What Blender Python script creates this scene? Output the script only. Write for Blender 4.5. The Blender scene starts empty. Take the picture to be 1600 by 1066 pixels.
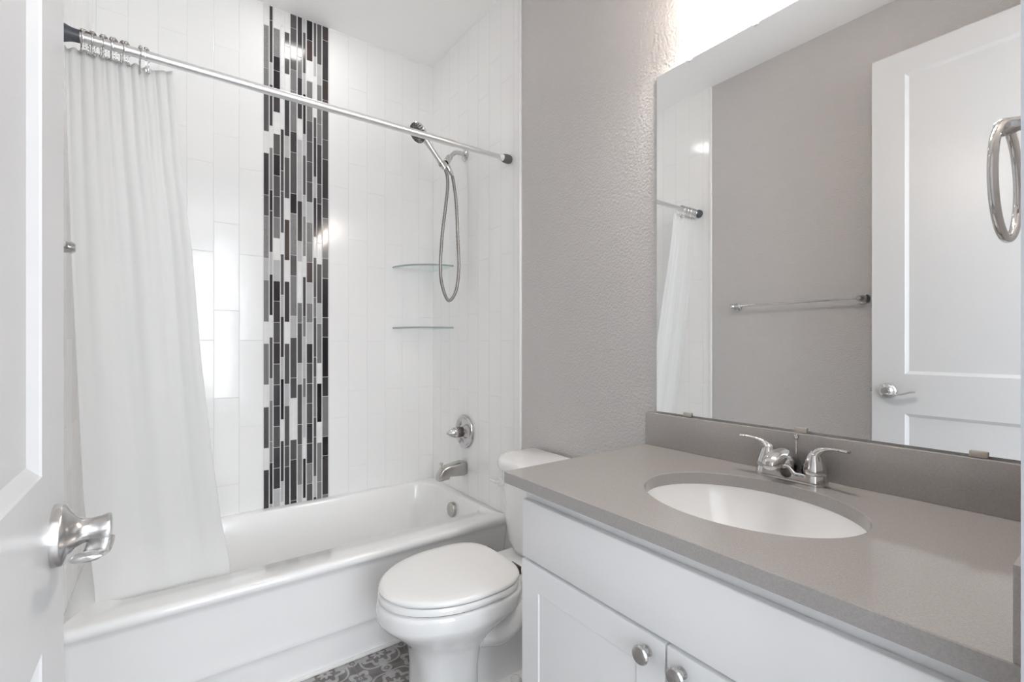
import bpy, bmesh, math, random
from mathutils import Vector, Matrix
random.seed(7)
S = bpy.context.scene
COL = S.collection
PI = math.pi

# ---------------------------------------------------------------- camera
CAM_H = 1.17
YAW = 0.6318
cam = bpy.data.cameras.new('camera')
cam.sensor_width = 36.0
cam.lens = 734.33 / 1600 * 36.0
cam.shift_y = 5.0 / 1600
cam.clip_start = 0.01
camo = bpy.data.objects.new('camera', cam)
COL.objects.link(camo)
camo.location = (0, 0, CAM_H)
camo.rotation_euler = (PI / 2, 0, -YAW)
S.camera = camo

# ---------------------------------------------------------------- exposure
S.view_settings.view_transform = 'Standard'
S.view_settings.look = 'None'
S.view_settings.gamma = 1.0
S.view_settings.use_curve_mapping = False
S.view_settings.exposure = 0.31
S.cycles.diffuse_bounces = 12
S.cycles.max_bounces = 16
S.cycles.caustics_reflective = False
S.cycles.caustics_refractive = False

# ---------------------------------------------------------------- world (daylight beyond the hall window)
W = bpy.data.worlds.new('daylight')
S.world = W
W.use_nodes = True
W.node_tree.nodes['Background'].inputs[0].default_value = (0.75, 0.86, 1.0, 1)
W.node_tree.nodes['Background'].inputs[1].default_value = 1.0


def area(name, loc, rot, sx, sy, power, color):
    l = bpy.data.lights.new(name, 'AREA')
    l.shape = 'RECTANGLE'
    l.size, l.size_y = sx, sy
    l.energy = power
    l.color = color
    o = bpy.data.objects.new(name, l)
    COL.objects.link(o)
    o.location = loc
    o.rotation_euler = rot
    return o


# daylight that enters by the hall window behind the photographer
area('hall_window_daylight', (0.25, -2.30, 1.45), (PI / 2, 0, 0), 2.0, 2.0, 96, (0.89, 0.945, 1.0))
# recessed ceiling light of the tub alcove (just above the frame)
BATH_LIGHT = (0.53, 2.15)
area('alcove_ceiling_lamp', (0.53, 2.15, 2.738), (0, 0, 0), 0.12, 0.12, 0.8, (1.0, 0.97, 0.94))
VANITY_W = 3.0

# ---------------------------------------------------------------- materials
MATS = {}


def new_mat(name):
    m = bpy.data.materials.new(name)
    m.use_nodes = True
    MATS[name] = m
    nt = m.node_tree
    return m, nt, nt.nodes['Principled BSDF']


def simple(name, col, rough=0.4, metal=0.0, coat=0.0, spec=0.5, noise=0.0, nscale=30, bump=0.0, bscale=100, bdist=0.001):
    m, nt, p = new_mat(name)
    p.inputs['Base Color'].default_value = (*col, 1)
    p.inputs['Roughness'].default_value = rough
    p.inputs['Metallic'].default_value = metal
    p.inputs['Coat Weight'].default_value = coat
    p.inputs['Coat Roughness'].default_value = 0.05
    p.inputs['Specular IOR Level'].default_value = spec
    tc = nt.nodes.new('ShaderNodeTexCoord')
    n = nt.nodes.new('ShaderNodeTexNoise')
    n.inputs['Scale'].default_value = nscale
    n.inputs['Detail'].default_value = 4
    nt.links.new(tc.outputs['Object'], n.inputs['Vector'])
    mx = nt.nodes.new('ShaderNodeMix')
    mx.data_type = 'RGBA'
    a = max(noise, 0.004)
    mx.inputs['A'].default_value = (*[c * (1 - a) for c in col], 1)
    mx.inputs['B'].default_value = (*[min(1, c * (1 + a)) for c in col], 1)
    nt.links.new(n.outputs['Fac'], mx.inputs['Factor'])
    nt.links.new(mx.outputs['Result'], p.inputs['Base Color'])
    if bump > 0:
        b = nt.nodes.new('ShaderNodeBump')
        b.inputs['Strength'].default_value = bump
        b.inputs['Distance'].default_value = bdist
        n2 = nt.nodes.new('ShaderNodeTexNoise')
        n2.inputs['Scale'].default_value = bscale
        n2.inputs['Detail'].default_value = 3
        nt.links.new(tc.outputs['Object'], n2.inputs['Vector'])
        nt.links.new(n2.outputs['Fac'], b.inputs['Height'])
        nt.links.new(b.outputs['Normal'], p.inputs['Normal'])
    return m


simple('wall_paint', (0.590, 0.572, 0.562), 0.55, noise=0.02, bump=0.9, bscale=125, bdist=0.0036)
simple('ceiling_paint', (0.92, 0.918, 0.915), 0.7, bump=0.25, bscale=110, bdist=0.002)
simple('hall_paint', (0.82, 0.82, 0.82), 0.7)
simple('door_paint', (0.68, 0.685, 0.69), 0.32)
simple('cabinet_paint', (0.86, 0.865, 0.87), 0.33)
simple('cabinet_inside', (0.30, 0.31, 0.33), 0.6)
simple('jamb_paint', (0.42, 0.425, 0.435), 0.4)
simple('trim_white', (0.90, 0.90, 0.90), 0.25)
simple('porcelain', (0.87, 0.87, 0.865), 0.10, coat=0.5)
simple('seat_plastic', (0.86, 0.86, 0.85), 0.16)
simple('tub_enamel', (0.88, 0.88, 0.875), 0.16, coat=0.3)
simple('chrome', (0.64, 0.63, 0.62), 0.07, metal=1.0)
simple('brushed_chrome', (0.64, 0.63, 0.62), 0.24, metal=1.0)
simple('valve_metal', (0.58, 0.56, 0.56), 0.16, metal=1.0)
simple('dark_nickel', (0.24, 0.21, 0.21), 0.22, metal=1.0)
simple('nickel', (0.52, 0.50, 0.48), 0.25, metal=1.0)
simple('rod_metal', (0.90, 0.90, 0.90), 0.33, metal=1.0)
simple('hose_metal', (0.31, 0.295, 0.285), 0.30, metal=1.0)
simple('dark_rubber', (0.075, 0.08, 0.095), 0.4)  # rubber of the rod end cap; also paints the shade in the seat gaps
simple('grey_rubber', (0.13, 0.125, 0.125), 0.45)
simple('dark_hinge', (0.10, 0.085, 0.08), 0.25, metal=0.6)
simple('dark_plastic', (0.03, 0.03, 0.03), 0.4)
simple('mirror_glass', (0.93, 0.94, 0.94), 0.0, metal=1.0)
simple('mirror_edge', (0.55, 0.62, 0.60), 0.2)
simple('clip_plastic', (0.50, 0.46, 0.42), 0.3)
simple('clip_clear', (0.85, 0.85, 0.83), 0.2)
simple('grout', (0.72, 0.71, 0.70), 0.7)
simple('caulk', (0.80, 0.79, 0.77), 0.5)
simple('light_metal', (0.55, 0.53, 0.52), 0.25, metal=1.0)
# mosaic glass and stone pieces
for key, c, r in (('W', (0.74, 0.735, 0.73), 0.12), ('L', (0.46, 0.46, 0.465), 0.12), ('M', (0.190, 0.187, 0.187), 0.10),
                  ('G', (0.088, 0.083, 0.085), 0.10), ('D', (0.042, 0.038, 0.042), 0.08), ('K', (0.016, 0.014, 0.017), 0.06),
                  ('B', (0.055, 0.040, 0.037), 0.08)):
    simple('mosaic_' + key, c, r, noise=0.14, nscale=26)
simple('mosaic_T', (0.23, 0.22, 0.215), 0.10, noise=0.35, nscale=160, bump=1.0, bscale=230, bdist=0.004)


def math_node(nt, op, a, b=None, c=None):
    n = nt.nodes.new('ShaderNodeMath')
    n.operation = op
    for i, v in enumerate((a, b, c)):
        if v is None:
            continue
        if isinstance(v, (int, float)):
            n.inputs[i].default_value = v
        else:
            nt.links.new(v, n.inputs[i])
    return n.outputs[0]


def tile_mat(name, axis, x0, pitch, z0, flip, c):
    """glossy white 4x16 tiles set upright, alternate columns shifted by a third"""
    m, nt, p = new_mat(name)
    tc = nt.nodes.new('ShaderNodeTexCoord')
    sp = nt.nodes.new('ShaderNodeSeparateXYZ')
    nt.links.new(tc.outputs['Object'], sp.inputs[0])
    u = math_node(nt, 'DIVIDE', math_node(nt, 'SUBTRACT', sp.outputs[axis], x0), pitch)
    col = math_node(nt, 'FLOOR', u)
    fu = math_node(nt, 'SUBTRACT', u, col)
    odd = math_node(nt, 'FLOORED_MODULO', math_node(nt, 'ADD', col, flip), 2.0)
    v = math_node(nt, 'DIVIDE', math_node(nt, 'SUBTRACT', math_node(nt, 'SUBTRACT', sp.outputs[2], z0), math_node(nt, 'MULTIPLY', odd, 0.133)), 0.39)
    row = math_node(nt, 'FLOOR', v)
    fv = math_node(nt, 'SUBTRACT', v, row)
    du = math_node(nt, 'MULTIPLY', math_node(nt, 'MINIMUM', fu, math_node(nt, 'SUBTRACT', 1.0, fu)), pitch)
    dv = math_node(nt, 'MULTIPLY', math_node(nt, 'MINIMUM', fv, math_node(nt, 'SUBTRACT', 1.0, fv)), 0.39)
    d = math_node(nt, 'MINIMUM', du, dv)
    g = nt.nodes.new('ShaderNodeMapRange')
    g.inputs['From Min'].default_value = 0.0006
    g.inputs['From Max'].default_value = 0.0019
    nt.links.new(d, g.inputs['Value'])
    cmb = nt.nodes.new('ShaderNodeCombineXYZ')
    nt.links.new(col, cmb.inputs[0])
    nt.links.new(row, cmb.inputs[1])
    wn = nt.nodes.new('ShaderNodeTexWhiteNoise')
    nt.links.new(cmb.outputs[0], wn.inputs['Vector'])
    mx = nt.nodes.new('ShaderNodeMix')
    mx.data_type = 'RGBA'
    mx.inputs['A'].default_value = (c * 0.96, c * 0.96, c * 0.955, 1)
    mx.inputs['B'].default_value = (c, c, c - 0.005, 1)
    nt.links.new(g.outputs[0], mx.inputs['Factor'])
    nt.links.new(mx.outputs['Result'], p.inputs['Base Color'])
    # each tile is set a hair out of plane: height ramp across a tile from its random numbers
    sc = nt.nodes.new('ShaderNodeSeparateColor')
    nt.links.new(wn.outputs['Color'], sc.inputs[0])
    tu = math_node(nt, 'MULTIPLY', math_node(nt, 'SUBTRACT', sc.outputs[0], 0.5), math_node(nt, 'MULTIPLY', fu, pitch * 0.030))
    tv = math_node(nt, 'MULTIPLY', math_node(nt, 'SUBTRACT', sc.outputs[1], 0.5), math_node(nt, 'MULTIPLY', fv, 0.39 * 0.030))
    nz = nt.nodes.new('ShaderNodeTexNoise')
    nz.inputs['Scale'].default_value = 9
    nt.links.new(tc.outputs['Object'], nz.inputs['Vector'])
    hgt = math_node(nt, 'ADD', math_node(nt, 'ADD', tu, tv), math_node(nt, 'MULTIPLY', nz.outputs['Fac'], 0.0008))
    hgt = math_node(nt, 'ADD', hgt, math_node(nt, 'MULTIPLY', g.outputs[0], 0.0006))
    b = nt.nodes.new('ShaderNodeBump')
    b.inputs['Strength'].default_value = 1.0
    b.inputs['Distance'].default_value = 1.0
    nt.links.new(hgt, b.inputs['Height'])
    nt.links.new(b.outputs['Normal'], p.inputs['Normal'])
    p.inputs['Roughness'].default_value = 0.13
    return m


tile_mat('tile_back', 0, 0.2600, 0.0975, 1.187, 0, 0.85)
tile_mat('tile_side', 1, 2.442, 0.0975, 1.187, 0, 0.92)  # same white tile, colour lightened to stand in for more light on the side walls

# quartz
m, nt, p = new_mat('quartz')
tc = nt.nodes.new('ShaderNodeTexCoord')
n1 = nt.nodes.new('ShaderNodeTexNoise'); n1.inputs['Scale'].default_value = 420; n1.inputs['Detail'].default_value = 2
n2 = nt.nodes.new('ShaderNodeTexVoronoi'); n2.inputs['Scale'].default_value = 260
nt.links.new(tc.outputs['Object'], n1.inputs['Vector']); nt.links.new(tc.outputs['Object'], n2.inputs['Vector'])
cr = nt.nodes.new('ShaderNodeValToRGB')
cr.color_ramp.elements[0].position = 0.30; cr.color_ramp.elements[0].color = (0.350, 0.328, 0.315, 1)
cr.color_ramp.elements[1].position = 0.70; cr.color_ramp.elements[1].color = (0.405, 0.382, 0.368, 1)
nt.links.new(n1.outputs['Fac'], cr.inputs[0])
mx = nt.nodes.new('ShaderNodeMix'); mx.data_type = 'RGBA'
mx.inputs['B'].default_value = (0.43, 0.408, 0.395, 1)
nt.links.new(cr.outputs[0], mx.inputs['A'])
mr = nt.nodes.new('ShaderNodeMapRange'); mr.inputs['From Min'].default_value = 0.12; mr.inputs['From Max'].default_value = 0.05
nt.links.new(n2.outputs['Distance'], mr.inputs['Value'])
nt.links.new(mr.outputs[0], mx.inputs['Factor'])
nt.links.new(mx.outputs['Result'], p.inputs['Base Color'])
p.inputs['Roughness'].default_value = 0.07

# patterned floor tile
m, nt, p = new_mat('floor_tile')
tc = nt.nodes.new('ShaderNodeTexCoord')
sp = nt.nodes.new('ShaderNodeSeparateXYZ')
nt.links.new(tc.outputs['Object'], sp.inputs[0])
T = 0.190


def cell(off):
    px = math_node(nt, 'SUBTRACT', math_node(nt, 'FRACT', math_node(nt, 'ADD', math_node(nt, 'DIVIDE', sp.outputs[0], T), off + 0.14)), 0.5)
    py = math_node(nt, 'SUBTRACT', math_node(nt, 'FRACT', math_node(nt, 'ADD', math_node(nt, 'DIVIDE', sp.outputs[1], T), off + 0.37)), 0.5)
    r = math_node(nt, 'SQRT', math_node(nt, 'ADD', math_node(nt, 'MULTIPLY', px, px), math_node(nt, 'MULTIPLY', py, py)))
    th = math_node(nt, 'ARCTAN2', py, px)
    return px, py, r, th


def band(v, lo, hi):
    return math_node(nt, 'MULTIPLY', math_node(nt, 'GREATER_THAN', v, lo), math_node(nt, 'LESS_THAN', v, hi))


px, py, r, th = cell(0.0)
qx, qy, rq, tq = cell(0.5)
flower = math_node(nt, 'LESS_THAN', r, math_node(nt, 'ADD', 0.115, math_node(nt, 'MULTIPLY', math_node(nt, 'COSINE', math_node(nt, 'MULTIPLY', th, 8.0)), 0.032)))
ring8 = math_node(nt, 'ADD', r, math_node(nt, 'MULTIPLY', math_node(nt, 'COSINE', math_node(nt, 'MULTIPLY', th, 8.0)), 0.045))
ring = band(ring8, 0.235, 0.315)
petal = math_node(nt, 'MULTIPLY', band(r, 0.18, 0.40), math_node(nt, 'GREATER_THAN', math_node(nt, 'COSINE', math_node(nt, 'MULTIPLY', th, 4.0)), 0.55))
corner = band(math_node(nt, 'ADD', rq, math_node(nt, 'MULTIPLY', math_node(nt, 'COSINE', math_node(nt, 'MULTIPLY', tq, 4.0)), 0.035)), 0.10, 0.19)
cdot = math_node(nt, 'LESS_THAN', rq, 0.045)
lit = math_node(nt, 'MAXIMUM', math_node(nt, 'MAXIMUM', flower, ring), math_node(nt, 'MAXIMUM', math_node(nt, 'MAXIMUM', corner, cdot), petal))
def mid(ox, oy):
    ax_ = math_node(nt, 'SUBTRACT', math_node(nt, 'FRACT', math_node(nt, 'ADD', math_node(nt, 'DIVIDE', sp.outputs[0], T), ox + 0.14)), 0.5)
    ay_ = math_node(nt, 'SUBTRACT', math_node(nt, 'FRACT', math_node(nt, 'ADD', math_node(nt, 'DIVIDE', sp.outputs[1], T), oy + 0.37)), 0.5)
    rm = math_node(nt, 'SQRT', math_node(nt, 'ADD', math_node(nt, 'MULTIPLY', ax_, ax_), math_node(nt, 'MULTIPLY', ay_, ay_)))
    return math_node(nt, 'MAXIMUM', band(rm, 0.055, 0.105), math_node(nt, 'LESS_THAN', rm, 0.026))


outer_ring = band(math_node(nt, 'ADD', r, math_node(nt, 'MULTIPLY', math_node(nt, 'COSINE', math_node(nt, 'MULTIPLY', th, 4.0)), 0.04)), 0.385, 0.425)
lit = math_node(nt, 'MAXIMUM', math_node(nt, 'MAXIMUM', lit, outer_ring), math_node(nt, 'MAXIMUM', mid(0.5, 0.0), mid(0.0, 0.5)))
hole = math_node(nt, 'LESS_THAN', r, 0.028)
lit = math_node(nt, 'MULTIPLY', lit, math_node(nt, 'SUBTRACT', 1.0, hole))
edge = math_node(nt, 'GREATER_THAN', math_node(nt, 'MAXIMUM', math_node(nt, 'ABSOLUTE', px), math_node(nt, 'ABSOLUTE', py)), 0.493)
nz = nt.nodes.new('ShaderNodeTexNoise'); nz.inputs['Scale'].default_value = 22; nz.inputs['Detail'].default_value = 5
nt.links.new(tc.outputs['Object'], nz.inputs['Vector'])
dk = nt.nodes.new('ShaderNodeValToRGB')
dk.color_ramp.elements[0].position = 0.35; dk.color_ramp.elements[0].color = (0.135, 0.115, 0.108, 1)
dk.color_ramp.elements[1].position = 0.68; dk.color_ramp.elements[1].color = (0.235, 0.215, 0.215, 1)
lt = nt.nodes.new('ShaderNodeValToRGB')
lt.color_ramp.elements[0].position = 0.30; lt.color_ramp.elements[0].color = (0.34, 0.32, 0.31, 1)
lt.color_ramp.elements[1].position = 0.70; lt.color_ramp.elements[1].color = (0.50, 0.49, 0.49, 1)
nt.links.new(nz.outputs['Fac'], dk.inputs[0]); nt.links.new(nz.outputs['Fac'], lt.inputs[0])
mx = nt.nodes.new('ShaderNodeMix'); mx.data_type = 'RGBA'
nt.links.new(lit, mx.inputs['Factor']); nt.links.new(dk.outputs[0], mx.inputs['A']); nt.links.new(lt.outputs[0], mx.inputs['B'])
mx2 = nt.nodes.new('ShaderNodeMix'); mx2.data_type = 'RGBA'
nt.links.new(edge, mx2.inputs['Factor']); nt.links.new(mx.outputs['Result'], mx2.inputs['A'])
mx2.inputs['B'].default_value = (0.22, 0.21, 0.21, 1)
nt.links.new(mx2.outputs['Result'], p.inputs['Base Color'])
p.inputs['Roughness'].default_value = 0.38

# curtain cloth
m, nt, p = new_mat('curtain_cloth')
p.inputs['Base Color'].default_value = (0.86, 0.86, 0.85, 1)
p.inputs['Roughness'].default_value = 0.5
tr = nt.nodes.new('ShaderNodeBsdfTranslucent')
tr.inputs[0].default_value = (0.88, 0.88, 0.87, 1)
ms = nt.nodes.new('ShaderNodeMixShader'); ms.inputs[0].default_value = 0.45
tc = nt.nodes.new('ShaderNodeTexCoord')
wv = nt.nodes.new('ShaderNodeTexNoise'); wv.inputs['Scale'].default_value = 500
nt.links.new(tc.outputs['Object'], wv.inputs['Vector'])
bp = nt.nodes.new('ShaderNodeBump'); bp.inputs['Strength'].default_value = 0.1; bp.inputs['Distance'].default_value = 0.0005
nt.links.new(wv.outputs['Fac'], bp.inputs['Height']); nt.links.new(bp.outputs['Normal'], p.inputs['Normal'])
out = nt.nodes['Material Output']
nt.links.new(p.outputs[0], ms.inputs[1]); nt.links.new(tr.outputs[0], ms.inputs[2]); nt.links.new(ms.outputs[0], out.inputs[0])

# shelf glass: clear with a green body colour
m, nt, p = new_mat('shelf_glass')
p.inputs['Base Color'].default_value = (0.80, 0.86, 0.85, 1)
p.inputs['Roughness'].default_value = 0.03
tr = nt.nodes.new('ShaderNodeBsdfTransparent')
tr.inputs[0].default_value = (0.955, 0.975, 0.97, 1)
ms = nt.nodes.new('ShaderNodeMixShader'); ms.inputs[0].default_value = 0.90
out = nt.nodes['Material Output']
nt.links.new(p.outputs[0], ms.inputs[1]); nt.links.new(tr.outputs[0], ms.inputs[2]); nt.links.new(ms.outputs[0], out.inputs[0])
simple('glass_edge', (0.36, 0.41, 0.40), 0.15)

# frosted glowing lamp shade
m, nt, p = new_mat('lit_shade')
p.inputs['Base Color'].default_value = (0.9, 0.88, 0.86, 1)
p.inputs['Roughness'].default_value = 0.3
p.inputs['Emission Color'].default_value = (1.0, 0.94, 0.88, 1)
p.inputs['Emission Strength'].default_value = 1.6
tr = nt.nodes.new('ShaderNodeBsdfTransparent')
tr.inputs[0].default_value = (1.0, 0.97, 0.94, 1)
ms = nt.nodes.new('ShaderNodeMixShader'); ms.inputs[0].default_value = 0.55
out = nt.nodes['Material Output']
nt.links.new(p.outputs[0], ms.inputs[1]); nt.links.new(tr.outputs[0], ms.inputs[2]); nt.links.new(ms.outputs[0], out.inputs[0])
m, nt, p = new_mat('lit_bulb')
p.inputs['Emission Color'].default_value = (1.0, 0.93, 0.86, 1)
p.inputs['Emission Strength'].default_value = 6.0
m, nt, p = new_mat('lit_diffuser')
p.inputs['Emission Color'].default_value = (1.0, 0.97, 0.93, 1)
p.inputs['Emission Strength'].default_value = 3.5


# ---------------------------------------------------------------- mesh helpers
def bx(bm, x0, x1, y0, y1, z0, z1, bev=0.0, seg=2):
    """axis-aligned box with rounded edges added to bm"""
    t = bmesh.new()
    vs = [t.verts.new((x, y, z)) for x in (x0, x1) for y in (y0, y1) for z in (z0, z1)]
    for f in ((0, 1, 3, 2), (4, 6, 7, 5), (0, 4, 5, 1), (2, 3, 7, 6), (0, 2, 6, 4), (1, 5, 7, 3)):
        t.faces.new([vs[i] for i in f])
    if bev > 0:
        bmesh.ops.bevel(t, geom=list(t.edges), offset=bev, segments=seg, affect='EDGES', profile=0.5)
    merge(bm, t)
    return bm


def merge(bm, t, mi=None):
    mp = {}
    for v in t.verts:
        mp[v] = bm.verts.new(v.co)
    for f in t.faces:
        try:
            nf = bm.faces.new([mp[v] for v in f.verts])
            nf.material_index = f.material_index if mi is None else mi
        except ValueError:
            pass
    t.free()


def loft(bm, loops, cap0=True, cap1=True, closed=True):
    rows = [[bm.verts.new(c) for c in lp] for lp in loops]
    n = len(rows[0])
    for a, b in zip(rows, rows[1:]):
        for i in range(n if closed else n - 1):
            j = (i + 1) % n
            bm.faces.new((a[i], a[j], b[j], b[i]))
    if cap0:
        bm.faces.new(rows[0][::-1])
    if cap1:
        bm.faces.new(rows[-1])
    return rows


def spline(pts, per=8):
    """Catmull-Rom through the points"""
    P = [Vector(p) for p in pts]
    P = [P[0] * 2 - P[1]] + P + [P[-1] * 2 - P[-2]]
    res = []
    for i in range(1, len(P) - 2):
        for k in range(per):
            t = k / per
            a, b, c, d = P[i - 1], P[i], P[i + 1], P[i + 2]
            res.append(0.5 * ((2 * b) + (c - a) * t + (2 * a - 5 * b + 4 * c - d) * t * t + (3 * b - a - 3 * c + d) * t ** 3))
    res.append(P[-2])
    return res


def tube(bm, path, rad, n=20, cap=True, flat=1.0, up=None, close=False):
    """sweep a circle (or an ellipse: flat scales along the frame's second axis) along path; rad is a number or list"""
    P = [Vector(p) for p in path]
    m_ = len(P)
    R = [rad] * m_ if isinstance(rad, (int, float)) else list(rad)
    F = [flat] * m_ if isinstance(flat, (int, float)) else list(flat)
    tans = []
    for i in range(m_):
        if close:
            d = P[(i + 1) % m_] - P[i - 1]
        else:
            d = P[min(i + 1, m_ - 1)] - P[max(i - 1, 0)]
            if d.length < 1e-9:
                d = tans[-1] if tans else Vector((0, 0, 1))
        tans.append(d.normalized())
    ref = Vector(up) if up else (Vector((0, 0, 1)) if abs(tans[0].z) < 0.9 else Vector((1, 0, 0)))
    u = (ref - tans[0] * ref.dot(tans[0])).normalized()
    loops = []
    for i in range(m_):
        u = (u - tans[i] * u.dot(tans[i])).normalized()
        w = tans[i].cross(u)
        loops.append([P[i] + w * (R[i] * math.cos(2 * PI * k / n)) + u * (R[i] * F[i] * math.sin(2 * PI * k / n)) for k in range(n)])
    if close:
        loops.append(loops[0])
        loft(bm, loops, False, False)
        bmesh.ops.remove_doubles(bm, verts=list(bm.verts), dist=1e-7)
    else:
        loft(bm, loops, cap, cap)
    return bm


def lathe(bm, base, axis, prof, n=32, flat=1.0, up=None):
    """prof: list of (distance along the axis, radius)"""
    base = Vector(base)
    axis = Vector(axis).normalized()
    ref = Vector(up) if up else (Vector((0, 0, 1)) if abs(axis.z) < 0.9 else Vector((1, 0, 0)))
    u = (ref - axis * ref.dot(axis)).normalized()
    w = axis.cross(u)
    loops = []
    for d, r_ in prof:
        r_ = max(r_, 1e-5)
        loops.append([base + axis * d + w * (r_ * math.cos(2 * PI * k / n)) + u * (r_ * flat * math.sin(2 * PI * k / n)) for k in range(n)])
    loft(bm, loops)
    return bm


def ball(bm, c, r_, n=12):
    prof = [(-r_ * math.cos(PI * i / n), r_ * math.sin(PI * i / n)) for i in range(n + 1)]
    return lathe(bm, c, (0, 0, 1), prof, n * 2)


def rrect(x0, x1, y0, y1, z, radii, n=8):
    """rounded rectangle, radii for corners (x0,y0),(x1,y0),(x1,y1),(x0,y1), counter-clockwise"""
    if isinstance(radii, (int, float)):
        radii = [radii] * 4
    pts = []
    for (cx, cy, a0), r_ in zip(((x0, y0, PI), (x1, y0, 1.5 * PI), (x1, y1, 0), (x0, y1, 0.5 * PI)), radii):
        sx = 1 if cx == x0 else -1
        sy = 1 if cy == y0 else -1
        for k in range(n + 1):
            a = a0 + (PI / 2) * k / n
            pts.append(Vector((cx + sx * r_ + r_ * math.cos(a), cy + sy * r_ + r_ * math.sin(a), z)))
    return pts


def finish(name, bm, mat, parent=None, smooth=True, angle=35):
    bmesh.ops.recalc_face_normals(bm, faces=list(bm.faces))
    me = bpy.data.meshes.new(name)
    if parent is not None:
        bmesh.ops.translate(bm, verts=list(bm.verts), vec=-world_loc(parent))
    bm.to_mesh(me)
    bm.free()
    mats = mat if isinstance(mat, (list, tuple)) else [mat]
    for k in mats:
        me.materials.append(MATS[k])
    if smooth:
        for f in me.polygons:
            f.use_smooth = True
        me.set_sharp_from_angle(angle=math.radians(angle))
    o = bpy.data.objects.new(name, me)
    COL.objects.link(o)
    if parent is not None:
        o.parent = parent
    return o


def world_loc(o):
    v = Vector(o.location)
    while o.parent is not None:
        o = o.parent
        v = v + Vector(o.location)
    return v


def thing(name, label, cat, loc, group=None):
    o = bpy.data.objects.new(name, None)
    o.empty_display_size = 0.05
    COL.objects.link(o)
    o.location = loc
    o['label'] = label
    o['category'] = cat
    if group:
        o['group'] = group
    return o


def tag(o, label, cat, group=None):
    o['label'] = label
    o['category'] = cat
    if group:
        o['group'] = group
    return o


def struct(o, label=None):
    o['kind'] = 'structure'
    if label:
        o['label'] = label
        o['category'] = o.name.split('_')[0]
    return o


def B(*a, **k):
    return bx(bmesh.new(), *a, **k)


# ---------------------------------------------------------------- room shell
XR, XT = 1.233, 1.225          # painted right wall, tile face on it
XL, XLT = -0.247, -0.237       # painted left wall, tile face on it
YB, YT = 2.442, 1.624          # tile face of the back wall, front edge of the tile
YF = 0.062                     # bathroom face of the wall with the doorway
ZC = 2.755

struct(finish('floor', B(-1.3, 2.3, -2.6, 2.60, -0.10, 0.0), 'floor_tile', smooth=False), 'grey patterned tile floor beside the white tub')
struct(finish('ceiling', B(-1.3, 2.3, -2.6, 2.60, ZC, ZC + 0.1), 'ceiling_paint', smooth=False), 'flat white ceiling above the tub')
wr = struct(finish('wall_right', B(XR, XR + 0.12, YF - 0.02, 2.60, 0, ZC), 'wall_paint', smooth=False), 'grey textured wall behind the mirror and toilet')
finish('tile_facing', B(XT, XR - 0.0002, YT, YB, 0.0, ZC), 'tile_side', wr, smooth=False)
wl = struct(finish('wall_left', B(XL - 0.12, XL, -0.06, 2.60, 0, ZC), 'wall_paint', smooth=False), 'grey left wall behind the open door, seen in the mirror')
finish('tile_facing', B(XL + 0.0002, XLT, YT - 0.006, YB, 0.0, ZC), 'tile_side', wl, smooth=False)
wb = struct(finish('wall_back', B(XL, XR, YB + 0.010, 2.56, 0, ZC), 'grout', smooth=False), 'white tiled back wall with a dark mosaic strip')
MX0, MX1 = 0.357, 0.652
t = bmesh.new()
bx(t, XL, MX0 - 0.001, YB, YB + 0.0098, 0.0, ZC)
bx(t, MX1 + 0.001, XR, YB, YB + 0.0098, 0.0, ZC)
bx(t, MX0 - 0.001, MX1 + 0.001, YB, YB + 0.0098, 0.0, 0.400)
finish('tile_facing', t, 'tile_back', wb, smooth=False)
finish('grout_bed', B(MX0 - 0.001, MX1 + 0.001, YB + 0.0012, YB + 0.0098, 0.400, ZC), 'grout', wb, smooth=False)
# wall with the doorway (the camera stands in the doorway)
t = bmesh.new()
bx(t, XL - 0.12, -0.128, -0.06, YF, 0, ZC)
bx(t, 0.566, XR + 0.12, -0.06, YF, 0, ZC)
bx(t, -0.128, 0.566, -0.06, YF, 2.47, ZC)
struct(finish('wall_front', t, 'wall_paint', smooth=False), 'wall holding the towel ring at the right edge')
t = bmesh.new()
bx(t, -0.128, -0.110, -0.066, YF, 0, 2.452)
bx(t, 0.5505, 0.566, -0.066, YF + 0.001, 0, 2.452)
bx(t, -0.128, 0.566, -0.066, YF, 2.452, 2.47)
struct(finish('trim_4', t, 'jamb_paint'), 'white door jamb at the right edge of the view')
# hall behind the camera
struct(finish('wall_hall_left', B(-1.3, -1.2, -2.6, -0.06, 0, ZC), 'hall_paint', smooth=False))
struct(finish('wall_hall_right', B(2.2, 2.3, -2.6, -0.06, 0, ZC), 'hall_paint', smooth=False))
t = bmesh.new()
bx(t, -1.3, -0.128 - 0.12 - 0.1, -0.06, -0.001, 0, ZC)
bx(t, XR + 0.12, 2.3, -0.06, -0.001, 0, ZC)
struct(finish('wall_hall_front', t, 'hall_paint', smooth=False))
t = bmesh.new()
bx(t, -1.3, -0.75, -2.6, -2.5, 0, ZC)
bx(t, 1.25, 2.3, -2.6, -2.5, 0, ZC)
bx(t, -0.75, 1.25, -2.6, -2.5, 0, 0.45)
bx(t, -0.75, 1.25, -2.6, -2.5, 2.45, ZC)
struct(finish('wall_hall_back', t, 'hall_paint', smooth=False))
t = bmesh.new()
for a in (-0.75, 0.225, 1.20):
    bx(t, a, a + 0.05, -2.57, -2.53, 0.45, 2.45)
for a in (0.45, 1.42, 2.40):
    bx(t, -0.75, 1.25, -2.57, -2.53, a, a + 0.05)
struct(finish('window_1', t, 'trim_white'))
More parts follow.
